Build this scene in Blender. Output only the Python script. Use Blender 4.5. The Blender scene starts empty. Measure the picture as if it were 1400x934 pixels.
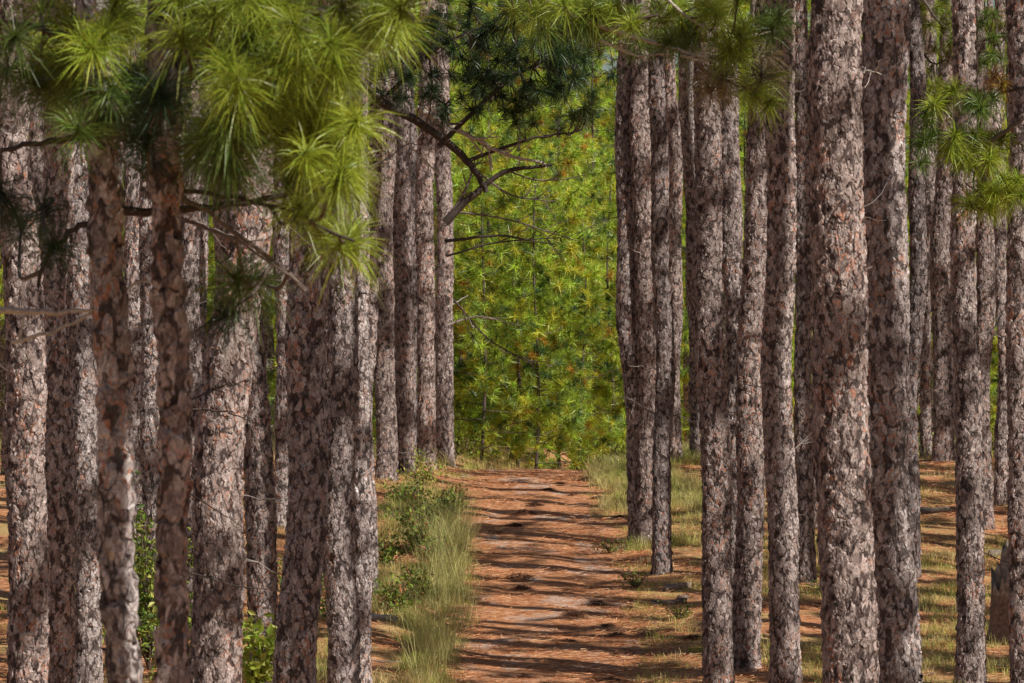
import bpy, math, numpy as np
from mathutils import Vector
rng=np.random.default_rng(7)
F=5700.0; CZ=4.1
AZ=math.radians(56);EL=math.radians(41)
SUN=np.array([math.sin(AZ)*math.cos(EL),-math.cos(AZ)*math.cos(EL),math.sin(EL)])
def P(px,py,D): return np.array([(px-700)/F*D, D, CZ-(py-467)/F*D])
# ---------------------------------------------------------------- noise / terrain
def _h(ix,iy,s):
    v=np.sin(ix*127.1+iy*311.7+s*74.7)*43758.5453
    return v-np.floor(v)
def vn(x,y,s=0):
    x=np.asarray(x,float);y=np.asarray(y,float)
    ix=np.floor(x);iy=np.floor(y);fx=x-ix;fy=y-iy
    fx=fx*fx*(3-2*fx);fy=fy*fy*(3-2*fy)
    a=_h(ix,iy,s);b=_h(ix+1,iy,s);c=_h(ix,iy+1,s);d=_h(ix+1,iy+1,s)
    return (a*(1-fx)+b*fx)*(1-fy)+(c*(1-fx)+d*fx)*fy
def ss(a,b,x):
    t=np.clip((np.asarray(x,float)-a)/(b-a),0,1);return t*t*(3-2*t)
GY=[-700,-60,-20,0,20,35,44,50,56,60,66,72,75,79,85,100,130,200,1500]
GZ=[2.6,2.6,2.5,2.4,1.6,.5,.08,0,.28,.55,1.0,1.47,1.63,1.68,1.45,.8,-.3,-1.5,-2]
_yy=np.linspace(-60,230,1160)
_zz=np.interp(_yy,GY,GZ); k=np.ones(13)/13; _zs=np.convolve(np.pad(_zz,6,mode='edge'),k,'valid')
def XC(y): return np.interp(y,[-20,45,50,55,60,68,75,80,90,110,150],[.3,.4,.42,.55,.56,.42,.26,.5,1.6,5.5,14])
def G(x,y):
    x=np.asarray(x,float);y=np.asarray(y,float)
    z=np.interp(y,_yy,_zs)
    d=np.abs(x-XC(y))
    L=np.interp(y,[-20,0,45,60,75,85,100,130],[0,.1,.1,.12,.17,.4,.75,.4])
    z=z+L*ss(1.0,2.8,d)
    z=z+(vn(x*.5,y*.4,1)-.5)*.16*ss(.8,2.2,d)+(vn(x*1.3,y*.9,2)-.5)*.05+(vn(x*4.5,y*4.,3)-.5)*(.012+.02*ss(.8,1.6,d))
    return z
def baseD(px,py):
    Ds=np.linspace(44,100,1200)
    x=(px-700)/F*Ds; y=467+F*(CZ-G(x,Ds))/Ds
    i=np.where(y<=py)[0]
    return float(Ds[i[0]]) if len(i) else 84.0
# ---------------------------------------------------------------- mesh helpers
def build(name,parts,mats,smooth=True,link=True):
    Vs=[];li=[];lt=[];mi=[];cs=[];off=0
    for v,f,m,c in parts:
        v=np.asarray(v,np.float32);f=np.asarray(f,np.int64)
        if len(v)==0: continue
        Vs.append(v);li.append((f+off).ravel());lt.append(np.full(len(f),f.shape[1]));mi.append(np.full(len(f),m))
        c=np.asarray(c,np.float32)
        if c.ndim==1:c=np.tile(c,(len(v),1))
        cs.append(c);off+=len(v)
    V=np.concatenate(Vs);li=np.concatenate(li);lt=np.concatenate(lt);mi=np.concatenate(mi);C=np.concatenate(cs)
    me=bpy.data.meshes.new(name)
    me.vertices.add(len(V));me.vertices.foreach_set('co',V.ravel())
    me.loops.add(len(li));me.loops.foreach_set('vertex_index',li.astype(np.int32))
    me.polygons.add(len(lt));st=np.concatenate([[0],np.cumsum(lt)[:-1]])
    me.polygons.foreach_set('loop_start',st.astype(np.int32))
    me.polygons.foreach_set('material_index',mi.astype(np.int32))
    me.polygons.foreach_set('use_smooth',np.full(len(lt),smooth))
    me.update(calc_edges=True)
    at=me.color_attributes.new('Col','FLOAT_COLOR','POINT')
    C4=np.ones((len(V),4),np.float32);C4[:,:3]=C;at.data.foreach_set('color',C4.ravel())
    for m in mats: me.materials.append(m)
    if not link: return me
    return addobj(name,me)
def addobj(name,me,loc=(0,0,0),rz=0,sc=1,parent=None):
    o=bpy.data.objects.new(name,me);bpy.context.scene.collection.objects.link(o)
    o.location=loc;o.rotation_euler=(0,0,rz)
    o.scale=(sc,sc,sc) if np.isscalar(sc) else sc
    if parent is not None:o.parent=parent
    return o
def nrm(v): return v/np.maximum(np.linalg.norm(v,axis=-1,keepdims=True),1e-9)
def tube(pts,rad,sides=6,m=0,c=(.2,.2,.2),cap=True):
    pts=np.asarray(pts,float);n=len(pts);rad=np.asarray(rad,float)*np.ones(n)
    t=nrm(np.gradient(pts,axis=0))
    ref=np.array([0,0,1.]) if abs(t[:,2]).mean()<.8 else np.array([1.,0,0])
    a=nrm(np.cross(t,ref));b=np.cross(t,a)
    th=np.linspace(0,2*np.pi,sides,endpoint=False)
    V=pts[:,None]+(a[:,None]*np.cos(th)[None,:,None]+b[:,None]*np.sin(th)[None,:,None])*rad[:,None,None]
    V=V.reshape(-1,3);i=np.arange(n-1)[:,None]*sides;j=np.arange(sides)[None]
    k2=(j+1)%sides
    f=np.stack([i+j,i+k2,i+sides+k2,i+sides+j],-1).reshape(-1,4)
    return (V,f,m,c)
def smooth_poly(pts,n=6,jit=0):
    pts=np.asarray(pts,float);s=np.linspace(0,len(pts)-1,(len(pts)-1)*n+1)
    out=np.stack([np.interp(s,np.arange(len(pts)),pts[:,i]) for i in range(3)],1)
    for _ in range(2):
        o=out.copy();o[1:-1]=(out[:-2]+2*out[1:-1]+out[2:])/4;out=o
    if jit: out[1:]+=rng.normal(0,jit,(len(out)-1,3))
    return out
def needles(c,ax,n,L,w,col,m=1,fwd=.55,droop=.12,seg=2,var=.25):
    c=np.asarray(c,float);ax=nrm(np.asarray(ax,float));N=len(c);T=N*n
    C=np.repeat(c,n,0);A=np.repeat(ax,n,0)
    col=np.asarray(col,float)
    if col.ndim==1: col=np.tile(col,(N,1))
    K=np.repeat(col,n,0)*rng.uniform(1-var,1+var,(T,1))
    K[:,0]*=rng.uniform(.85,1.2,T)
    d=nrm(A*fwd+nrm(rng.normal(size=(T,3))))
    l=L*rng.uniform(.6,1.08,(T,1))*np.repeat(rng.uniform(.7,1.1,(N,1)),n,0)
    b=C-A*rng.uniform(0,.45,(T,1))*L
    s=nrm(np.cross(d,rng.normal(size=(T,3))))*w*.5
    tip=b+d*l;tip[:,2]-=droop*l[:,0]
    if seg==1:
        V=np.stack([b-s,b+s,tip],1).reshape(-1,3)
        f=np.arange(T*3).reshape(T,3);return [(V,f,m,np.repeat(K,3,0))]
    mid=b+d*l*.55;mid[:,2]-=droop*.2*l[:,0]
    V=np.stack([b-s*.7,b+s*.7,mid+s,mid-s,tip],1).reshape(-1,3)
    o=np.arange(T)[:,None]*5
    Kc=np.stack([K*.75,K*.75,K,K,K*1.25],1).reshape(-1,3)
    q=o+np.array([[0,1,2,3]]);t=o+np.array([[3,2,4]])
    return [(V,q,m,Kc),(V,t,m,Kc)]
# ---------------------------------------------------------------- materials
def newmat(name):
    m=bpy.data.materials.new(name);m.use_nodes=True;nt=m.node_tree;nt.nodes.clear()
    return m,nt
def N(nt,t,**k):
    n=nt.nodes.new(t)
    for a,b in k.items(): setattr(n,a,b)
    return n
def mth(nt,op,a,b=None,c=None):
    n=N(nt,'ShaderNodeMath',operation=op)
    for i,x in enumerate((a,b,c)):
        if x is None: continue
        if hasattr(x,'links'): nt.links.new(x,n.inputs[i])
        else: n.inputs[i].default_value=x
    return n.outputs[0]
def mixc(nt,f,a,b,bt='MIX'):
    n=N(nt,'ShaderNodeMix',data_type='RGBA',blend_type=bt)
    for s,x in ((n.inputs[0],f),(n.inputs[6],a),(n.inputs[7],b)):
        if hasattr(x,'links'): nt.links.new(x,s)
        elif isinstance(x,(int,float)): s.default_value=x
        else: s.default_value=(*x,1)
    return n.outputs[2]
def mr(nt,x,a,b,c,d,sm=False):
    n=N(nt,'ShaderNodeMapRange');n.interpolation_type='SMOOTHSTEP' if sm else 'LINEAR'
    nt.links.new(x,n.inputs[0])
    for i,v in enumerate((a,b,c,d)): n.inputs[i+1].default_value=v
    return n.outputs[0]
def ramp(nt,x,stops):
    n=N(nt,'ShaderNodeValToRGB');e=n.color_ramp.elements
    while len(e)<len(stops): e.new(.5)
    for i,(p,c) in enumerate(stops): e[i].position=p;e[i].color=(*c,1)
    nt.links.new(x,n.inputs[0]);return n.outputs[0]
def noise(nt,vec,sc,det=4,rough=.6):
    n=N(nt,'ShaderNodeTexNoise');n.inputs['Scale'].default_value=sc;n.inputs['Detail'].default_value=det
    n.inputs['Roughness'].default_value=rough
    nt.links.new(vec,n.inputs['Vector']);return n
def scaled(nt,vec,s):
    n=N(nt,'ShaderNodeMapping');nt.links.new(vec,n.inputs[0]);n.inputs['Scale'].default_value=s;return n.outputs[0]
def bark_mat():
    m,nt=newmat('pine_bark');L=nt.links
    g=N(nt,'ShaderNodeNewGeometry');oi=N(nt,'ShaderNodeObjectInfo')
    p=scaled(nt,g.outputs['Position'],(1,1,.55))
    nz=noise(nt,p,13,2,.65)
    vm=N(nt,'ShaderNodeVectorMath',operation='MULTIPLY_ADD');L.new(nz.outputs['Color'],vm.inputs[0])
    vm.inputs[1].default_value=(.14,.14,.12);L.new(p,vm.inputs[2]);q=vm.outputs[0]
    def vor(sc,feat='F1'):
        v=N(nt,'ShaderNodeTexVoronoi',feature=feat);v.inputs['Scale'].default_value=sc;L.new(q,v.inputs['Vector']);return v
    A=vor(20);C=vor(50)
    sa=N(nt,'ShaderNodeSeparateColor');L.new(A.outputs['Color'],sa.inputs[0])
    sc_=N(nt,'ShaderNodeSeparateColor');L.new(C.outputs['Color'],sc_.inputs[0])
    edge=mr(nt,A.outputs['Distance'],.74,.50,0,1,True)
    fine=noise(nt,scaled(nt,g.outputs['Position'],(1,1,.8)),65,3,.7).outputs[0]
    big=noise(nt,scaled(nt,g.outputs['Position'],(1,1,.5)),2.6,2).outputs[0]
    h=mth(nt,'MULTIPLY',edge,.015)
    h=mth(nt,'MULTIPLY_ADD',sa.outputs[0],.020,h)
    h=mth(nt,'MULTIPLY_ADD',sc_.outputs[0],.013,h)
    h=mth(nt,'MULTIPLY_ADD',fine,.010,h)
    v=mth(nt,'ADD',mth(nt,'MULTIPLY',sa.outputs[1],.35),mth(nt,'ADD',mth(nt,'MULTIPLY',sc_.outputs[1],.35),mth(nt,'MULTIPLY',big,.5)))
    col=ramp(nt,v,[(.25,(.18,.145,.135)),(.5,(.35,.295,.275)),(.7,(.53,.465,.44)),(.95,(.80,.74,.71))])
    om=mth(nt,'MULTIPLY',mr(nt,sc_.outputs[2],.76,.82,0,1),mr(nt,big,.47,.6,.1,1))
    col=mixc(nt,mth(nt,'MULTIPLY',om,.8),col,(.60,.26,.14))
    col=mixc(nt,mth(nt,'MULTIPLY',mth(nt,'SUBTRACT',1.,edge),.85),col,(.055,.038,.034))
    tint=ramp(nt,oi.outputs['Random'],[(0,(.55,.53,.54)),(.35,(.92,.83,.79)),(.7,(1.,.99,1.)),(1,(.72,.67,.66))])
    cc=N(nt,'ShaderNodeCombineColor')
    f2=mr(nt,fine,.36,.56,.75,1.1)
    for i in range(3): L.new(f2,cc.inputs[i])
    col=mixc(nt,1.,col,cc.outputs[0],'MULTIPLY');col=mixc(nt,1.,col,tint,'MULTIPLY')
    b=N(nt,'ShaderNodeBsdfPrincipled');b.inputs['Roughness'].default_value=.85;b.inputs['Specular IOR Level'].default_value=.2
    L.new(col,b.inputs['Base Color'])
    o=N(nt,'ShaderNodeOutputMaterial');L.new(b.outputs[0],o.inputs[0])
    d=N(nt,'ShaderNodeDisplacement');d.inputs['Midlevel'].default_value=0;d.inputs['Scale'].default_value=1.0
    L.new(h,d.inputs['Height']);L.new(d.outputs[0],o.inputs['Displacement'])
    m.displacement_method='BOTH';return m
def colmat(name,trans=0.,rough=.6,spec=.3,bump=0,bs=30,nvar=0):
    m,nt=newmat(name);L=nt.links
    a=N(nt,'ShaderNodeAttribute');a.attribute_name='Col';col=a.outputs['Color']
    g=N(nt,'ShaderNodeNewGeometry')
    if nvar:
        nn=noise(nt,g.outputs['Position'],bs,4).outputs[0]
        f=mr(nt,nn,.25,.75,1-nvar,1+nvar);cc=N(nt,'ShaderNodeCombineColor')
        for i in range(3): L.new(f,cc.inputs[i])
        col=mixc(nt,1.,col,cc.outputs[0],'MULTIPLY')
    b=N(nt,'ShaderNodeBsdfPrincipled');b.inputs['Roughness'].default_value=rough;b.inputs['Specular IOR Level'].default_value=spec
    L.new(col,b.inputs['Base Color']);out=b.outputs[0]
    if bump:
        bn=N(nt,'ShaderNodeBump');bn.inputs['Distance'].default_value=bump;L.new(nn,bn.inputs['Height']);L.new(bn.outputs[0],b.inputs['Normal'])
    if trans:
        t=N(nt,'ShaderNodeBsdfTranslucent');L.new(col,t.inputs[0])
        mx=N(nt,'ShaderNodeMixShader');mx.inputs[0].default_value=trans;L.new(out,mx.inputs[1]);L.new(t.outputs[0],mx.inputs[2]);out=mx.outputs[0]
    o=N(nt,'ShaderNodeOutputMaterial');L.new(out,o.inputs[0]);return m
BARK=bark_mat()
LIMB=colmat('branch_bark',0,.85,.2,.01,45,.45)
NEED=colmat('pine_needles',.36,.4,.6)
LEAF=colmat('leaves',.35,.5,.4)
GRASS=colmat('grass_blades',.35,.6,.25)
STRAW=colmat('dead_needles',0,.7,.2)
ROT=colmat('rotten_wood',0,.9,.1,.03,18,.5)
def ground_mat(path):
    m,nt=newmat('path_soil' if path else 'forest_floor');L=nt.links
    g=N(nt,'ShaderNodeNewGeometry');p=g.outputs['Position']
    n1=noise(nt,scaled(nt,p,(1,.6,1)),1.3,5).outputs[0]
    n2=noise(nt,p,9,5,.7).outputs[0];n3=noise(nt,scaled(nt,p,(1,1,1)),55,4,.7).outputs[0]
    col=ramp(nt,n2,[(.3,(.26,.105,.045)),(.46,(.62,.26,.115)),(.6,(.82,.42,.22)),(.8,(.88,.58,.38))])
    if path:
        sand=ramp(nt,n3,[(.3,(.56,.42,.33)),(.7,(.88,.74,.64))])
        f=mr(nt,mth(nt,'ADD',n1,mth(nt,'MULTIPLY',n2,.35)),.70,.84,0,.75,True)
        col=mixc(nt,f,col,sand)
    else:
        gr=ramp(nt,n3,[(.3,(.32,.27,.07)),(.7,(.76,.62,.26))])
        f=mr(nt,n1,.46,.6,0,.6,True)
        col=mixc(nt,f,col,gr)
    col=mixc(nt,.4,col,ramp(nt,n3,[(.3,(.35,.35,.35)),(.7,(1,1,1))]),'MULTIPLY')
    b=N(nt,'ShaderNodeBsdfPrincipled');b.inputs['Roughness'].default_value=.9;b.inputs['Specular IOR Level'].default_value=.15
    L.new(col,b.inputs['Base Color'])
    bn=N(nt,'ShaderNodeBump');bn.inputs['Distance'].default_value=.035
    L.new(mth(nt,'ADD',n2,mth(nt,'MULTIPLY',n3,.5)),bn.inputs['Height']);L.new(bn.outputs[0],b.inputs['Normal'])
    o=N(nt,'ShaderNodeOutputMaterial');L.new(b.outputs[0],o.inputs[0]);return m
# ---------------------------------------------------------------- ground + path
def grid(xs,ys,zf,m=0):
    X,Y=np.meshgrid(xs,ys);V=np.stack([X,Y,zf(X,Y)],-1).reshape(-1,3)
    nx=len(xs);i=np.arange(len(ys)-1)[:,None]*nx;j=np.arange(nx-1)[None]
    f=np.stack([i+j,i+j+1,i+nx+j+1,i+nx+j],-1).reshape(-1,4);return (V,f,m,(.3,.2,.1))
xo=np.array([11,13,16,20,25,32,42,60,90,140,220,400,900.])
xs=np.concatenate([-xo[::-1],np.arange(-10,10.01,.125),xo])
ys=np.concatenate([[-900,-400,-200,-100,-60,-40],np.arange(-25,44,.8),np.arange(44,86,.125),np.arange(86,130,1.),[135,145,160,180,200,240,320,500,900,1500]])
def zg(X,Y): return G(X,Y)-.035*(1-ss(.75,1.0,np.abs(X-XC(Y))))
build('ground',[grid(xs,ys,zg)],[ground_mat(False)])
us=np.linspace(-1.6,1.6,54);yp=np.arange(-20,110,.125)
U,Y=np.meshgrid(us,yp);X=XC(Y)+U
edge=ss(.95,1.5,np.abs(U)+(vn(X*1.5,Y*.9,9)-.5)*.7)
Z=G(X,Y)+.012-.085*edge-.03*np.exp(-((np.abs(U)-.6)/.25)**2)*vn(U*0,Y*.3,4)
V=np.stack([X,Y,Z],-1).reshape(-1,3);nx=len(us);i=np.arange(len(yp)-1)[:,None]*nx;j=np.arange(nx-1)[None]
f=np.stack([i+j,i+j+1,i+nx+j+1,i+nx+j],-1).reshape(-1,4)
build('dirt_path',[(V,f,0,(.3,.2,.1))],[ground_mat(True)])
# ---------------------------------------------------------------- crowns (tall pines)
GREEN=np.array([.12,.185,.03]);DARK=np.array([.035,.07,.022]);YEL=np.array([.36,.36,.035]);ORG=np.array([.44,.24,.035]);BRT=np.array([.24,.32,.035])
def tuftcols(n,pd=.25,py=.15,po=.05,pb=.3,g=1.):
    r=rng.uniform(size=n);out=np.tile(GREEN*g,(n,1))
    out[r<pd]=DARK*1.6*g**.5;out[(r>=pd)&(r<pd+py)]=YEL*g**.7;out[(r>=pd+py)&(r<pd+py+po)]=ORG*g**.4;out[r>1-pb]=BRT*g
    return out*rng.uniform(.8,1.2,(n,1))
LC=(.13,.10,.085)
def tree_crown(z0,z1,R,nl,twn,n,L,w,seg=1,low=False,cols=None,umin=.1,lmax=.6,stem=0):
    parts=[];cen=[];ax=[]
    for i in range(nl):
        t=(i+rng.uniform())/nl;z=z0+(z1-z0)*t
        prof=(np.sin(np.pi*(.15+.85*t))**.6 if not low else (1-t)**.6*.95+.12)
        rl=R*prof*rng.uniform(.6,1.15);a=i*2.4+rng.uniform(-.5,.5)
        dr=np.array([np.cos(a),np.sin(a),0]);up=rng.uniform(.0,.35) if not low else rng.uniform(-.05,.5)
        s=np.linspace(0,1,6)[:,None]
        pts=np.array([0,0,z])+dr*rl*s+np.array([0,0,1])*(up*rl*s**1.6)+rng.normal(0,.05*rl,(6,3))*s
        r0=(.018+.016*rl) if not low else (.005+.005*rl)
        parts.append(tube(pts,np.linspace(r0,.004,6),5 if not low else 4,0,LC))
        k=max(3,int(twn*rl/R+1))
        for j in range(k):
            u=1 if j==0 else rng.uniform(umin,1)**.8
            idx=u*5;i0=min(int(idx),4);b=pts[i0]+(pts[i0+1]-pts[i0])*(idx-i0)
            dd=nrm(dr+rng.normal(0,.8,3)+np.array([0,0,.35]));ln=rng.uniform(.15,lmax)*(1 if j else .2)
            e=b+dd*ln
            if j and (not low or j%4==0): parts.append(tube(np.array([b,(b+e)/2+[0,0,-.02],e]),[.008,.006,.004],3,0,LC))
            cen.append(e);ax.append(dd+[0,0,.3])
    for j in range(3): cen.append([0,0,z1+.1*j]);ax.append([rng.normal(0,.3),rng.normal(0,.3),1])
    for j in range(stem):
        a=rng.uniform(0,6.28);rr=rng.uniform(.15,.5);cen.append([rr*np.cos(a),rr*np.sin(a),rng.uniform(z0,z1)]);ax.append([np.cos(a),np.sin(a),.4])
    cen=np.array(cen);c=tuftcols(len(cen)) if cols is None else tuftcols(len(cen),*cols)
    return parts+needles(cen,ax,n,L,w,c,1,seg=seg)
HT=21
CROWN=[build('pine_crown',tree_crown(12.4+k*.5,20.6,2.3,14,6,85,.29,.024,umin=.65,lmax=.4),[LIMB,NEED],link=False) for k in range(4)]
CROWNL=[build('pine_crown',tree_crown(8.+k*.6,20.6,2.4,20,6,85,.29,.024,umin=.65,lmax=.4),[LIMB,NEED],link=False) for k in range(3)]  # lower crowns added on unseen trees, clumped to cast sharper dappled shade
YOUNG=[]
for k,(h,R) in enumerate([(10,2.2),(13,2.6),(7,1.8),(14.5,2.9)]):
    parts=tree_crown(.2,h-.2,R,int(h*5.5),21,38,.28,.018,low=True,cols=(.12,.26,.025,.42,2.05),umin=.45,lmax=.45,stem=int(h*9))
    zt=np.linspace(-.4,h,16);tp=np.stack([.06*np.sin(zt),.06*np.cos(zt*.8),zt],1)
    parts.append(tube(tp,np.linspace(.0055*h,.012,16),8,0,(.12,.09,.08)))
    YOUNG.append(build('young_pine',parts,[LIMB,NEED],link=False))
# ---------------------------------------------------------------- trunks
def deadtwig(b,dr,L,r,parts,col,sub=2,m=1):
    s=np.linspace(0,1,7)[:,None]
    pts=b+dr*L*s+np.array([0,0,1])*(rng.uniform(-.25,.3)*L*s**2)+rng.normal(0,.03*L,(7,3))*s
    parts.append(tube(pts,np.linspace(r,r*.3,7),5,m,col))
    for _ in range(sub):
        i=rng.integers(2,6);d2=nrm(dr+rng.normal(0,.7,3))
        deadtwig(pts[i],d2,L*rng.uniform(.3,.55),r*.5,parts,col,0,m)
def trunk(x,y,r,lx=0,ly=0,stubs=4,fine=2,H=HT,crown=True,name='pine_tree',low=False):
    z0=float(G(x,y))
    if fine==2: sd=56;zf=np.arange(-.4,11.5,.03)
    elif fine==1: sd=32;zf=np.arange(-.4,11.5,.07)
    else: sd=14;zf=np.arange(-.4,11.5,.3)
    z=np.concatenate([zf,np.arange(11.8,H+.1,.5)]);th=np.linspace(0,2*np.pi,sd,endpoint=False)
    ph=rng.uniform(0,6.28,6)
    wob=rng.uniform(.02,.065)*ss(0,3,z)
    cx=lx*z+wob*np.sin(z*.8+ph[0])+wob*.5*np.sin(z*2.1+ph[1]);cy=ly*z+wob*np.sin(z*.7+ph[2])
    rad=r*(1.05-.012*z-.0012*z*z)+r*.32*np.exp(-np.maximum(z+.1,0)/.28)
    lump=1+.035*np.sin(th[None]*2+ph[3]+z[:,None]*.5)+.025*np.sin(th[None]*3+ph[4]-z[:,None]*.9)+.02*np.sin(z[:,None]*5+ph[5]+th[None])
    lump+=.05*np.exp(-np.maximum(z,0)/.3)[:,None]*np.sin(5*th[None]+ph[0])
    rr=rad[:,None]*lump
    V=np.stack([cx[:,None]+rr*np.cos(th),cy[:,None]+rr*np.sin(th),np.broadcast_to(z[:,None],rr.shape)],-1).reshape(-1,3)
    i=np.arange(len(z)-1)[:,None]*sd;j=np.arange(sd)[None];k2=(j+1)%sd
    f=np.stack([i+j,i+k2,i+sd+k2,i+sd+j],-1).reshape(-1,4)
    parts=[(V,f,0,(.2,.2,.2))]
    for _ in range(stubs):
        zs=rng.uniform(1.5,11) if rng.uniform()<.8 else rng.uniform(.8,4);a=rng.uniform(0,6.28)
        dr=np.array([np.cos(a),np.sin(a),rng.uniform(-.2,.5)])
        b=np.array([np.interp(zs,z,cx),np.interp(zs,z,cy),zs])
        g=rng.uniform(.12,.40);Lh=r+rng.exponential(.35)+.05
        deadtwig(b,nrm(dr),min(Lh,1.6),rng.uniform(.006,.014),parts,(g,g*.86,g*.78),int(Lh*2.5))
    o=build(name,parts,[BARK,LIMB]);o.location=(x,y,z0)
    if crown:
        addobj('crown',CROWNL[rng.integers(3)] if low else CROWN[rng.integers(4)],(lx*15,ly*15,rng.uniform(-.5,.6)),rng.uniform(0,6.28),(rng.uniform(.8,1.1),rng.uniform(.8,1.1),1),o)
    return o
T=[(28,36,48,34),(82,78,42,41),(112,120,34,46),(180,184,25,60),(206,212,27,52),(262,262,30,56),
 (345,294,66,31),(330,362,38,43),(440,402,54,36),(468,470,40,42),(492,492,24,47),(385,388,20,66),(507,505,16,('b',815)),
 (524,531,26,('b',656)),(550,553,27,('b',645)),(583,583,24,('b',640)),(604,611,22,('b',636)),(560,566,16,82),
 (848,880,25,('b',742)),(876,890,30,('b',742)),(902,906,22,('b',784)),(918,924,17,('b',634)),(934,960,11,('b',628)),
 (966,982,36,46),(998,1003,25,('b',895)),(1044,1018,35,('b',916)),(1062,1074,39,44.5),(1094,1104,21,('b',800)),
 (1143,1162,72,31),(1203,1226,66,33),(1252,1244,21,60),(1294,1288,28,('b',632)),(1318,1328,34,48),(1340,1346,25,('b',722)),
 (1366,1370,15,('b',690)),(1390,1400,30,40),(50,60,22,58),(140,138,20,62),(1266,1266,12,78),(235,240,16,70),(300,306,18,64),(430,436,16,70),(1120,1118,18,66),
 (20,6,13,74),(92,98,14,78),(160,156,12,80),(282,270,13,76),(322,330,12,82),(408,400,14,74),(455,452,11,80),(535,540,12,86),(595,598,11,88)]
for xt,xb,w,D in T:
    xm=xb
    if isinstance(D,tuple):
        by=D[1];xm=xt+(xb-xt)*by/934;D=baseD(xm,by)
    X0=(xm-700)/F*D
    lx=-(xb-xt)/934.
    zb=float(G(X0,D));yb=467+F*(CZ-zb)/D
    X0=(xt+(xb-xt)*yb/934-700)/F*D
    trunk(X0,D,w/F*D/2*.83,lx,rng.uniform(-.01,.01),stubs=int(rng.integers(4,9)),fine=2 if D<58 else 1)
placed=[]
# canopy gaps shaped to let sunlight in: no tall tree stands where its crown would shade these spots
OPEN=[(-1.6,17.3,5.6,2.4),(-.6,17,5.5,2.4),(1.6,28,6,1.6),(4.4,38,6,1.6),(-1.5,92,3,3.5),(1.5,98,3,3.5),(-1,98,8,4),(2,106,9,4.),(-2.2,31,3,.4),(.3,73,1.4,1.6),(.5,62,.8,.6),(-1.3,58,.8,.6),(3.3,56,.5,.9),(5.5,64,1,.9),(.4,52,.3,.2),(-5,50,3,.4),(2.8,45,4,.3)]
def blocked(x,y,H=16.8):
    c=np.array([x,y,float(G(x,y))+H])
    for a,b,z,R in OPEN:
        v=c-np.array([a,b,z]);t=v@SUN
        if t>0 and np.linalg.norm(v-t*SUN)<R+1.2: return True
    return False
def scatter(nmax,x0,x1,y0,y1,dm,lowp):
    tries=0;n=0
    while tries<6000 and n<nmax:
        tries+=1
        x=rng.uniform(x0,x1);y=rng.uniform(y0,y1)
        if y>2 and abs(x)<.125*y+1.0: continue
        if abs(x-XC(y))<2.2 or x*x+y*y<9 or blocked(x,y): continue
        if any((x-a)**2+(y-b)**2<dm**2 for a,b in placed): continue
        placed.append((x,y));n+=1
        lowc=rng.uniform()<lowp and abs(x)>.125*y+3.4 and not blocked(x,y,11.)
        trunk(x,y,rng.uniform(.11,.18),rng.normal(0,.012),rng.normal(0,.012),stubs=2,fine=0,low=lowc)
    return n
n1=scatter(100,1,25,8,84,2.8,.75)
n2=scatter(36,-13,28,-14,84,3.9,.4)
n=0;pl2=[]
while n<60:
    y=rng.uniform(86,150);px=rng.uniform(-150,1550)
    if 615<px<815 : continue
    if px<880 and px>810 and y<105: continue
    x=(px-700)/F*y
    if any((x-a)**2+(y-b)**2<1.2**2 for a,b in pl2): continue
    pl2.append((x,y));n+=1
    trunk(x,y,rng.uniform(.09,.15),rng.normal(0,.012),0,stubs=2,fine=0,crown=(not blocked(x,y)) and n%2==0)
# young pines behind the crest
yp_list=[(-1.7,88,2),(-.6,86.5,2),(.5,87,2),(1.5,89,2),(-1.1,90,2),(.1,91,0),(2.2,93,2),(-2.6,91,0),(1.1,94,0),(-1.8,96,0),(2.0,103,1),(-.6,104,3),(1.2,112,3),(-3,99,1),(3.6,118,3),(-2.4,112,3)]
for x,y,k in yp_list:
    addobj('young_pine_tree',YOUNG[k],(x,y,float(G(x,y))-.1),rng.uniform(0,6.28),rng.uniform(.85,1.08))
n=0
while n<40:
    y=rng.uniform(94,140);px=rng.uniform(-200,1600);x=(px-700)/F*y
    k=int(rng.integers(4))
    if 800<px<870 and y<125: continue
    n+=1
    addobj('young_pine_tree',YOUNG[k],(x,y,float(G(x,y))-.1),rng.uniform(0,6.28),rng.uniform(.85,1.15))
fe=bpy.data.objects.new('distant_pine_forest',None);bpy.context.scene.collection.objects.link(fe)
for i in range(70):
    y=rng.uniform(142,185);x=rng.uniform(-29,29)
    addobj('distant_pine',YOUNG[int(rng.choice([1,3]))],(x,y,float(G(x,y))-.1),rng.uniform(0,6.28),rng.uniform(1.3,1.8),fe)
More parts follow.
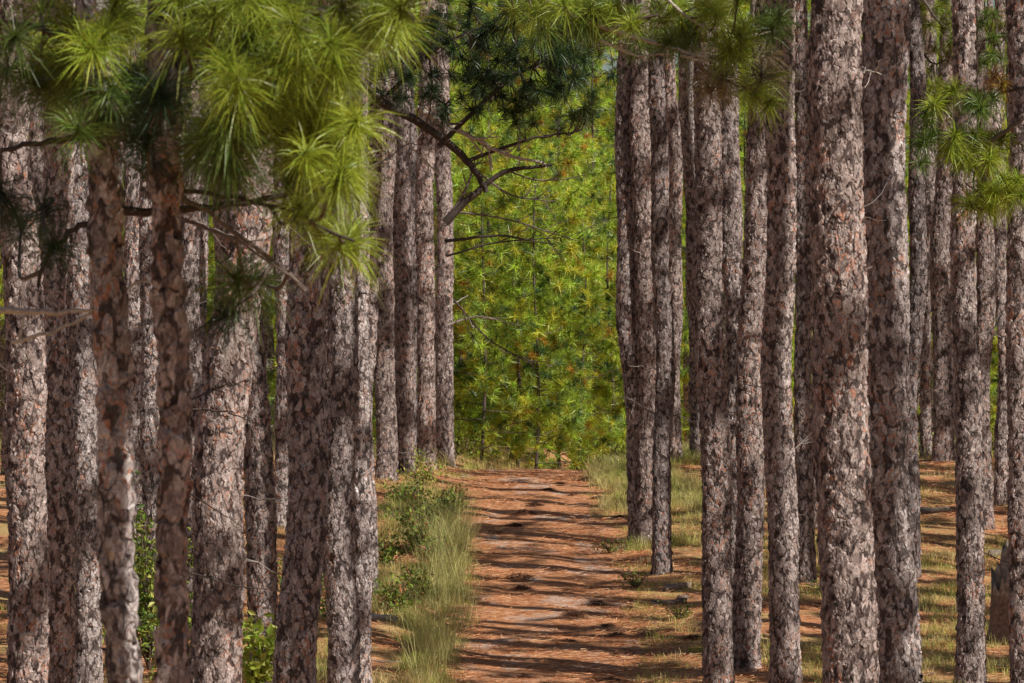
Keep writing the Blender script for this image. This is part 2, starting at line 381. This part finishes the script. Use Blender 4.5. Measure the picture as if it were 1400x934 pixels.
# ---------------------------------------------------------------- authored branches
def pl(pts,D):
    out=[]
    for q in pts:
        d=D+(q[2] if len(q)>2 else 0);out.append(P(q[0],q[1],d))
    return out
def foliage_tree(name,limbs,clouds,D,L=.26,n=170,w=.0036,dz=1.,dead=()):
    parts=[];allp=[]
    for li_,(pts,r0,r1,c) in enumerate(limbs):
        big=r0>.03 and r1>r0
        p=smooth_poly(pl(pts,D),40 if big else 5,.0 if big else .006)
        if big:
            p[:,0]+=.012*np.sin(p[:,2]*2.1)+.006*np.sin(p[:,2]*5.3)
        parts.append(tube(p,np.linspace(r0,r1,len(p))*(1+(.05*np.sin(np.arange(len(p))*.21) if big else 0)),26 if big else 7,2 if big else 0,c));allp.append(p)
    ap=np.concatenate(allp);cen=[];ax=[];cols=[]
    for px,py,sx,sy,k,col in clouds:
        for _ in range(k):
            c=P(px+rng.uniform(-sx,sx),py+rng.uniform(-sy,sy),D+rng.uniform(-dz,dz))
            dd=np.linalg.norm(ap-c,axis=1);i=int(np.argmin(dd+rng.uniform(0,.12,len(dd))));b=ap[i]
            v=c-b;l=np.linalg.norm(v)+1e-6
            midp=(b+c)/2+np.array([0,0,-.1*l])+rng.normal(0,.04*l,3)
            q=smooth_poly([b,midp,c],5);parts.append(tube(q,np.linspace(.006+.006*l,.006,len(q)),5,0,(.13,.10,.08)))
            a=nrm(c-midp)+np.array([0,0,.35]);cen.append(c);ax.append(a);cols.append(np.array(col)*rng.uniform(.55,1.2))
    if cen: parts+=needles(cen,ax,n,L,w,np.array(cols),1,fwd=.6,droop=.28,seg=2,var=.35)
    for pts,r,c,sub in dead:
        p=smooth_poly(pl(pts,D),4,.004);parts.append(tube(p,np.linspace(r,r*.4,len(p)),6,0,c))
        for _ in range(sub):
            i=rng.integers(1,len(p)-1);deadtwig(p[i],nrm((p[i+1]-p[i])+rng.normal(0,1,3)*np.linalg.norm(p[i+1]-p[i])*.8),rng.uniform(.25,.5)*np.linalg.norm(p[-1]-p[0])*.7,r*.45,parts,c,1,0)
    return build(name,parts,[LIMB,NEED,BARK])
dk=(.08,.06,.05);md=(.2,.155,.13);pale=(.55,.48,.41)
B=np.array([.40,.50,.05]);GM=GREEN*1.3;DK=DARK*1.2  # sunlit tufts get B, shaded ones DK: light put into the needle colour
foliage_tree('young_pine_tree',[
  ([(128,-200),(134,60),(146,300),(152,600),(170,940),(182,1250),(190,1640)],.036,.042,(.14,.075,.05)),
  ([(138,190),(90,190),(0,205)],.018,.01,dk),([(140,210),(180,140),(230,60),(270,-40)],.02,.01,dk),
  ([(146,200),(200,240),(300,300),(420,395)],.018,.008,md),([(140,170),(110,120),(95,40)],.014,.01,dk),
  ([(148,300),(100,310),(60,350),(50,400)],.016,.008,dk),([(150,285),(230,290),(330,280),(470,250)],.022,.01,dk),
  ([(134,60),(60,40),(0,30)],.016,.008,dk)],
  [(110,45,60,50,14,B),(160,130,50,40,9,GM),(30,285,30,20,3,DK),(70,330,10,20,1,DK),(80,130,50,60,8,GM),(335,385,20,15,3,GM),(320,420,20,10,1,DK),(20,60,10,40,2,GM),(200,150,40,50,6,DK),(150,20,60,20,4,B)],
  17.5,L=.24,dead=[([(0,424),(60,426),(130,425)],.018,pale,0),([(15,468),(70,455),(130,425),(190,380),(212,388)],.010,pale,1)])
foliage_tree('young_pine_tree',[
  ([(222,-200),(226,100),(229,300),(234,600),(236,940),(238,1250),(240,1640)],.0302,.0325,(.10,.07,.055)),
  ([(226,120),(300,90),(400,110),(500,60)],.016,.008,md),([(224,0),(300,-30),(420,20),(480,10)],.014,.008,md),
  ([(228,200),(300,200),(400,170),(470,210)],.014,.008,dk),([(226,60),(260,10),(330,-50)],.012,.008,dk),
  ([(229,260),(320,270),(400,290),(480,330)],.011,.006,dk),([(224,110),(200,120),(180,90)],.01,.008,dk),([(420,20),(500,0),(570,10)],.01,.006,dk)],
  [(285,55,75,50,18,B),(430,50,60,50,18,B),(350,150,80,45,18,B),(450,165,50,55,15,B),(215,110,20,20,3,DK),(270,190,60,35,9,GM),
   (485,325,16,10,2,B),(410,285,10,8,2,B),(470,235,30,20,5,B),(370,220,70,30,6,GM),(535,15,40,25,9,B),(330,10,90,25,10,B),(440,310,15,10,1,B),(340,100,100,80,7,DK)],17,L=.24,dead=[([(250,300),(330,330),(420,395)],.01,md,3)])
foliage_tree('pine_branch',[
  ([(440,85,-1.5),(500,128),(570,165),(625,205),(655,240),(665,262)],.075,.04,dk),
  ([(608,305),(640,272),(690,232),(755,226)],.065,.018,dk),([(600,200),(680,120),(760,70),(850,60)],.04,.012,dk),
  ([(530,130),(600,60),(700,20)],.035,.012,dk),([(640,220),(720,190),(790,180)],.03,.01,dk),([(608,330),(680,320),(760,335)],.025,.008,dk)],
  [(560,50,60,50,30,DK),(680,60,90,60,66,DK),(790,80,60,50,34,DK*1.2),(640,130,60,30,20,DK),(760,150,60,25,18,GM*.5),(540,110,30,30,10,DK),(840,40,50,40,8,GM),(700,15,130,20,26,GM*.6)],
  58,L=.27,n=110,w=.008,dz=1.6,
  dead=[([(570,148),(600,165),(640,185),(668,196),(672,232)],.05,pale,6),([(665,200),(700,215),(745,222)],.035,pale,6),([(612,300),(640,255),(650,215)],.03,md,6),
   ([(612,445),(650,430),(710,445)],.020,pale,4),([(612,420),(640,405)],.016,pale,1),([(610,350),(680,330),(770,325)],.018,dk,9),([(625,290),(700,300),(790,330)],.018,md,9),([(620,410),(670,470),(740,500)],.016,dk,6),
   ([(660,240),(700,270),(760,275)],.02,md,9),([(480,170),(540,178),(600,240)],.026,pale,4),([(690,232),(740,250),(800,240)],.016,md,6)])
foliage_tree('pine_branch',[
  ([(640,-60),(740,0),(830,40),(900,60),(960,80),(1010,70)],.022,.009,pale),([(940,76),(985,110),(1040,125)],.012,.007,md),
  ([(880,-40),(930,20),(1000,55),(1060,40)],.014,.007,pale),([(830,40),(850,30),(900,20)],.01,.007,pale)],
  [(745,5,50,15,8,B),(860,20,50,15,11,B),(925,45,30,20,8,GM),(1000,55,25,25,10,B),(1035,125,22,25,7,B*.9),(975,110,20,20,5,(.3,.24,.10)),(1045,90,12,30,2,(.2,.15,.08)),(960,10,60,15,11,B),(1050,20,20,20,5,GM),(780,30,40,15,6,GM)],
  28,n=130,w=.0042,dz=.6,L=.24,dead=[([(820,55),(870,80),(930,70)],.012,pale,3),([(930,76),(975,85),(1010,70)],.012,pale,4)])
foliage_tree('pine_branch',[
  ([(1400,160),(1360,190),(1310,200),(1262,180)],.024,.009,md),([(1400,240),(1350,270),(1320,250)],.016,.008,dk),([(1400,120),(1350,130),(1310,130)],.014,.008,dk),([(1340,200),(1330,250),(1335,285)],.01,.007,dk)],
  [(1300,120,25,20,6,B),(1370,105,12,12,1,ORG),(1350,130,20,20,5,GM),(1285,200,30,25,9,GM),(1340,210,40,30,13,B*.9),(1340,270,30,20,11,B),(1385,240,15,30,7,B),(1260,170,12,20,2,GM),(1375,100,20,20,1,ORG),(1345,220,10,10,1,ORG)],
  38,L=.24,n=120,w=.006,dz=.6)
foliage_tree('pine_branch',[
  ([(1252,-20),(1280,30),(1330,60),(1370,50)],.025,.01,md),([(1252,60),(1275,90),(1300,80)],.02,.01,dk),([(1252,20),(1200,10),(1110,40),(1100,90)],.02,.01,dk)],
  [(1280,40,30,40,18,B*.8),(1340,50,40,40,18,GM),(1275,100,20,30,8,B*.8),(1110,60,16,50,12,B*.8),(1370,20,30,20,8,B*.8)],
  62,L=.25,n=90,w=.008,dz=1.)
tw=[]
for pts,D,r,c in [([(262,560),(310,562),(352,580)],29,.009,dk),([(260,675),(300,700),(335,722)],29,.006,dk),([(262,300),(300,318),(345,330)],29,.012,md),
   ([(250,780),(320,800),(400,812)],26,.007,dk),([(380,300),(420,330),(440,360)],30,.01,md),([(240,555),(300,530),(340,520)],24,.006,dk),([(1180,100),(1186,95),(1205,102)],32,.012,pale)]:
    p=smooth_poly(pl([(a,b) for a,b in pts],D),5,.004);tw.append(tube(p,np.linspace(r,r*.4,len(p)),5,0,c))
    for _ in range(3): deadtwig(p[rng.integers(2,len(p)-2)],nrm(rng.normal(0,1,3)),.22,r*.5,tw,c,1,0)
build('dead_twigs',tw,[LIMB])
# ---------------------------------------------------------------- grass, straw, shrubs
def blades(x,y,h,w,col,lean=.45,seg=2):
    n=len(x);b=np.stack([x,y,G(x,y)-.02],1);a=rng.uniform(0,6.28,n)
    s=np.stack([np.cos(a),np.sin(a),0*a],1)*w*.5
    ld=rng.normal(0,lean,(n,2));l3=np.concatenate([ld,np.zeros((n,1))],1)*h[:,None]
    up=np.array([0,0,1])*h[:,None]
    mid=b+up*.6+l3*.35;tip=b+up*(1-.25*np.hypot(ld[:,0],ld[:,1])[:,None])+l3
    V=np.stack([b-s,b+s,mid+s*.8,mid-s*.8,tip],1).reshape(-1,3);o=np.arange(n)[:,None]*5
    K=np.repeat(col,5,0)
    return [(V,o+np.array([[0,1,2,3]]),0,K),(V,o+np.array([[3,2,4]]),0,K)]
def grass_patch(name,n,region,h,dens,cols,clump=.16,w=.006,per=26):
    x,y=region(n//per*2);k=rng.uniform(size=len(x))<dens(x,y);x=x[k];y=y[k]
    hc=rng.uniform(.3,1.3,len(x));X=np.repeat(x,per)+rng.normal(0,clump*.5,len(x)*per);Yy=np.repeat(y,per)+rng.normal(0,clump*.5,len(x)*per)
    hh=np.repeat(hc,per)*rng.uniform(.4,1.1,len(X))*h
    c=np.array(cols)[rng.integers(0,len(cols),len(x))];c=np.repeat(c,per,0)*rng.uniform(.7,1.25,(len(X),1))
    return build(name,blades(X,Yy,hh,w,c),[GRASS])
dry=[(.72,.62,.26),(.64,.56,.20),(.80,.68,.34),(.56,.52,.15)]
grn=[(.40,.46,.09),(.52,.54,.13),(.62,.58,.22),(.30,.37,.07)]
def rect(x0,x1,y0,y1): return lambda n:(rng.uniform(x0,x1,n),rng.uniform(y0,y1,n))
def offp(x,y): return np.abs(x-XC(y))
grass_patch('grass',28000,lambda n:(lambda y:(XC(y)-np.abs(rng.normal(0,.6,n))-1.25,y))(rng.uniform(47,72,n)),.28,lambda x,y:ss(.48,.62,vn(x*2.4,y*1.2,21)),grn+dry,clump=.2)
grass_patch('grass',3600,lambda n:(lambda y:(XC(y)-np.abs(rng.normal(0,.45,n))-1.15,y))(rng.uniform(49,66,n)),.95,lambda x,y:ss(.52,.65,vn(x*2,y*1.1,26)),[(.66,.62,.26),(.56,.56,.2)],clump=.14,per=14,w=.005)
grass_patch('grass',20000,lambda n:(lambda y:(XC(y)-rng.uniform(1.5,3.5,n),y))(rng.uniform(47,72,n)),.2,lambda x,y:ss(.5,.7,vn(x*1.2,y*.6,22)),dry)
grass_patch('grass',36000,lambda n:(lambda y:(XC(y)+rng.uniform(1.15,3.4,n),y))(rng.uniform(64,80,n)),.28,lambda x,y:ss(.35,.65,vn(x*.9,y*.5,31)),grn+dry+dry)
grass_patch('grass',80000,rect(-9,11,46,86),.15,lambda x,y:ss(.5,.72,vn(x*.7,y*.45,41))*(offp(x,y)>1.3),dry+dry+grn[1:3])
grass_patch('grass',70000,rect(1.6,8,46,74),.18,lambda x,y:ss(.45,.65,vn(x*.8,y*.5,45))*(offp(x,y)>1.35),dry+dry+grn)
grass_patch('grass',36000,rect(-12,13,76,96),.32,lambda x,y:(offp(x,y)>1.0)*.8,dry+dry+grn,w=.009)
grass_patch('grass',9000,lambda n:(lambda y:(XC(y)+rng.choice([-1,1],n)*rng.uniform(1.0,1.7,n),y))(rng.uniform(46,76,n)),.13,lambda x,y:ss(.5,.65,vn(x*1.6,y*1.0,51)),dry+grn)
def straw(n,region,keep):
    x,y=region(n);k=rng.uniform(size=n)<keep(x,y);x=x[k];y=y[k];n=len(x)
    a=rng.uniform(0,6.28,n);l=rng.uniform(.1,.26,n);dx=np.cos(a)*l;dy=np.sin(a)*l
    p0=np.stack([x,y,G(x,y)+rng.uniform(.005,.045,n)],1);p1=np.stack([x+dx,y+dy,G(x+dx,y+dy)+rng.uniform(.005,.05,n)],1)
    s=np.stack([-np.sin(a),np.cos(a),rng.uniform(-.8,.8,n)],1)*.0045
    V=np.stack([p0-s,p0+s,p1],1).reshape(-1,3)
    cs=np.array([(.78,.37,.17),(.62,.25,.10),(.86,.52,.29),(.30,.12,.05)])[rng.integers(0,4,n)]*rng.uniform(.7,1.12,(n,1))
    return (V,np.arange(n*3).reshape(n,3),0,np.repeat(cs,3,0))
build('pine_straw',[straw(170000,rect(-7,9,47,78),lambda x,y:(.25+.75*ss(.35,.6,vn(x*1.1,y*.7,61)))*(1-.3*(offp(x,y)<.8)))],[STRAW])
md_=[]
for i in range(60):
    if i<2: c=P([716,712][i],[724,776][i],[69,61][i]);x,y=c[0],c[1];R=.22
    else: y=rng.uniform(49,75);x=XC(y)+rng.uniform(-2,4);R=rng.uniform(.06,.16)
    m=260;aa=rng.uniform(0,6.28,m);rr=R*np.sqrt(rng.uniform(0,1,m));xx=x+rr*np.cos(aa);yy=y+rr*np.sin(aa)
    p0=np.stack([xx,yy,G(xx,yy)+.01+R*.45*(1-(rr/R)**2)*rng.uniform(.2,1,m)],1);d=rng.normal(0,1,(m,3))*[.07,.07,.02]
    s=nrm(np.cross(d,rng.normal(size=(m,3))))*.005;V=np.stack([p0-s,p0+s,p0+d],1).reshape(-1,3)
    md_.append((V,np.arange(m*3).reshape(m,3),0,np.tile(np.array([.16,.08,.05])*rng.uniform(.6,1.4),(m*3,1))))
build('pine_straw_clumps',md_,[STRAW])
def shrub(name,x,y,h,R,nl,size,cols,stems=9):
    z=float(G(x,y));parts=[];cen=[]
    for i in range(stems):
        a=rng.uniform(0,6.28);r=R*rng.uniform(.2,1);e=np.array([r*np.cos(a),r*np.sin(a),h*rng.uniform(.55,1)])
        p=smooth_poly([[0,0,-.05],[e[0]*.35,e[1]*.35,e[2]*.5],e],6,.008);parts.append(tube(p,np.linspace(.012,.004,len(p)),5,0,(.14,.10,.07)))
        k=nl//stems;t=rng.uniform(.3,1,k);q=p[(t*(len(p)-1)).astype(int)];cen.append(q+rng.normal(0,.05+.06*R,(k,3)))
    c=np.concatenate(cen);n=len(c);d=nrm(rng.normal(size=(n,3))+[0,-.2,.1]);s=nrm(np.cross(d,rng.normal(size=(n,3))));sz=size*rng.uniform(.6,1.2,(n,1))
    nn=np.cross(d,s)*sz*.12
    V=np.stack([c,c+d*sz*.5+s*sz*.24+nn,c+d*sz,c+d*sz*.5-s*sz*.24+nn],1).reshape(-1,3);o=np.arange(n)[:,None]*4
    K=np.array(cols)[rng.integers(0,len(cols),n)]*rng.uniform(.75,1.25,(n,1));K=np.repeat(K,4,0)
    parts+= [(V,o+np.array([[0,1,2]]),1,K),(V,o+np.array([[0,2,3]]),1,K)]
    ob=build(name,parts,[LIMB,LEAF],smooth=False);ob.location=(x,y,z);return ob
lg=[(.20,.33,.05),(.13,.24,.04),(.30,.38,.06),(.09,.15,.03)];yg=[(.42,.52,.08),(.36,.48,.07),(.50,.50,.12)]
def shp(px,D,*a,**k): shrub('shrub',(px-700)/F*D,D,*a,**k)
shp(205,50,2.1,.9,1300,.10,lg+yg,stems=20);shp(195,56,2.0,.9,1000,.10,lg,stems=18);shp(240,47,1.4,.6,600,.10,yg+lg)
shp(352,42,1.35,.28,360,.14,yg,stems=7);shp(232,44,1.0,.35,260,.11,yg,stems=6);shp(130,52,1.2,.6,500,.1,yg+lg);shp(420,55,.9,.7,600,.09,lg)
rd=(.42,.19,.08)
for px,D in [(560,66),(590,67),(545,69),(575,64),(610,68),(530,62),(600,63),(570,58),(540,56),(565,70)]: shp(px,D,rng.uniform(.3,.55),.45,420,.085,lg+yg[:1]+[(.2,.2,.05),rd],stems=16)
for px,D in [(850,70),(835,64),(870,60),(1130,58),(930,56)]: shp(px,D,rng.uniform(.15,.25),.35,180,.05,lg+yg,stems=12)
for px,D in [(580,73),(560,75),(620,84),(640,86),(860,84),(830,85),(1000,82),(1110,84),(1260,84),(1350,82),(500,80),(450,78),(300,76),(100,78),(220,72),(50,70)]: shp(px,D,rng.uniform(.25,.6),.6,350,.08,yg+[(.3,.24,.09),(.16,.2,.05)],stems=12)
# ---------------------------------------------------------------- stump and logs
def stump():
    D=baseD(1372,878);x=(1372-700)/F*D;sd=28;zs=np.linspace(-.15,1,20);th=np.linspace(0,2*np.pi,sd,endpoint=False)
    top=.95+.28*np.sin(th*1.0+1)+rng.uniform(-.18,.2,sd);top=np.clip(top,.35,1.35)
    V=[]
    for s in zs:
        zz=s*top if s>0 else np.full(sd,s)
        r=.17*(1.0+.35*np.exp(-np.maximum(zz,0)/.15)-.12*zz)*(1+.09*np.sin(th*5+1)+rng.normal(0,.025,sd))
        V.append(np.stack([r*np.cos(th),r*np.sin(th),zz],1))
    for s,rr in ((.92,.7),(.6,.55),(.45,.02)):
        V.append(np.stack([.15*rr*np.cos(th),.15*rr*np.sin(th),top*s],1))
    n=len(V);V=np.concatenate(V);i=np.arange(n-1)[:,None]*sd;j=np.arange(sd)[None];k2=(j+1)%sd
    f=np.stack([i+j,i+k2,i+sd+k2,i+sd+j],-1).reshape(-1,4)
    C=np.tile([.28,.2,.16],(len(V),1));C[-sd*3:]=[.45,.2,.1];C[V[:,2]>.6]=[.48,.38,.3]
    o=build('tree_stump',[(V,f,0,C)],[ROT]);o.location=(x,D,float(G(x,D)));return D
stump()
def log(px,py,L,r,ang,col):
    D=baseD(px,py);x=(px-700)/F*D;n=16;sd=14;s=np.linspace(-.5,.5,n);th=np.linspace(0,2*np.pi,sd,endpoint=False)
    V=[]
    for a in s:
        q=r*(1-.25*a)*(1+.15*np.sin(th*3+a*4)+rng.normal(0,.05,sd))
        xx=x+math.cos(ang)*a*L;yy=D+math.sin(ang)*a*L
        V.append(np.stack([xx-math.sin(ang)*q*np.cos(th)+rng.normal(0,.01,sd)*math.cos(ang),yy+math.cos(ang)*q*np.cos(th),float(G(xx,yy))+r*.4+q*np.sin(th)],1))
    V=[V[0]*.2+V[0].mean(0)*.8]+V+[V[-1]*.2+V[-1].mean(0)*.8]
    n=len(V);V=np.concatenate(V);i=np.arange(n-1)[:,None]*sd;j=np.arange(sd)[None];k2=(j+1)%sd
    f=np.stack([i+j,i+k2,i+sd+k2,i+sd+j],-1).reshape(-1,4);build('fallen_log',[(V,f,0,col)],[ROT])
log(925,806,.42,.06,.5,(.32,.24,.19));log(915,828,.5,.06,.1,(.2,.14,.12));log(934,822,.25,.06,1.2,(.3,.21,.16));log(518,848,.5,.06,.1,(.5,.43,.36));log(1290,700,.8,.06,.2,(.25,.2,.16));log(1378,760,.6,.07,.2,(.25,.2,.16))
fb=[]
for i in range(60):
    y=rng.uniform(48,76);x=XC(y)+rng.choice([-1,1])*rng.uniform(.9,6);a=rng.uniform(0,6.28);L=rng.uniform(.2,.9)
    t=np.linspace(0,1,6);X=x+np.cos(a)*L*t+rng.normal(0,.02,6);Y2=y+np.sin(a)*L*t+rng.normal(0,.02,6)
    g=rng.uniform(.12,.35);fb.append(tube(np.stack([X,Y2,G(X,Y2)+.02],1),np.linspace(.014,.006,6),5,0,(g,g*.85,g*.75)))
build('fallen_twigs',fb,[LIMB])
# ---------------------------------------------------------------- light, camera
sd=Vector(SUN)
li=bpy.data.lights.new('sun','SUN');li.energy=5;li.angle=math.radians(.4);li.color=(1,.955,.88)
so=bpy.data.objects.new('sun',li);bpy.context.scene.collection.objects.link(so);so.rotation_euler=(-sd).to_track_quat('-Z','Y').to_euler()
w=bpy.data.worlds.new('World');bpy.context.scene.world=w;w.use_nodes=True;nt=w.node_tree
sk=nt.nodes.new('ShaderNodeTexSky');sk.sky_type='NISHITA';sk.sun_disc=False;sk.sun_elevation=EL;sk.sun_rotation=math.atan2(sd.x,sd.y)
bg=nt.nodes['Background'];bg.inputs[1].default_value=.06;nt.links.new(sk.outputs[0],bg.inputs[0])
cam=bpy.data.cameras.new('camera');co=bpy.data.objects.new('camera',cam);bpy.context.scene.collection.objects.link(co)
co.location=(0,0,CZ);co.rotation_euler=(math.pi/2,0,0);cam.lens=36*F/1400;cam.sensor_width=36;cam.clip_start=.5;cam.clip_end=3000
cam.dof.use_dof=True;cam.dof.focus_distance=45;cam.dof.aperture_fstop=11
s=bpy.context.scene;s.camera=co
s.view_settings.view_transform='Standard';s.view_settings.look='None';s.view_settings.exposure=0
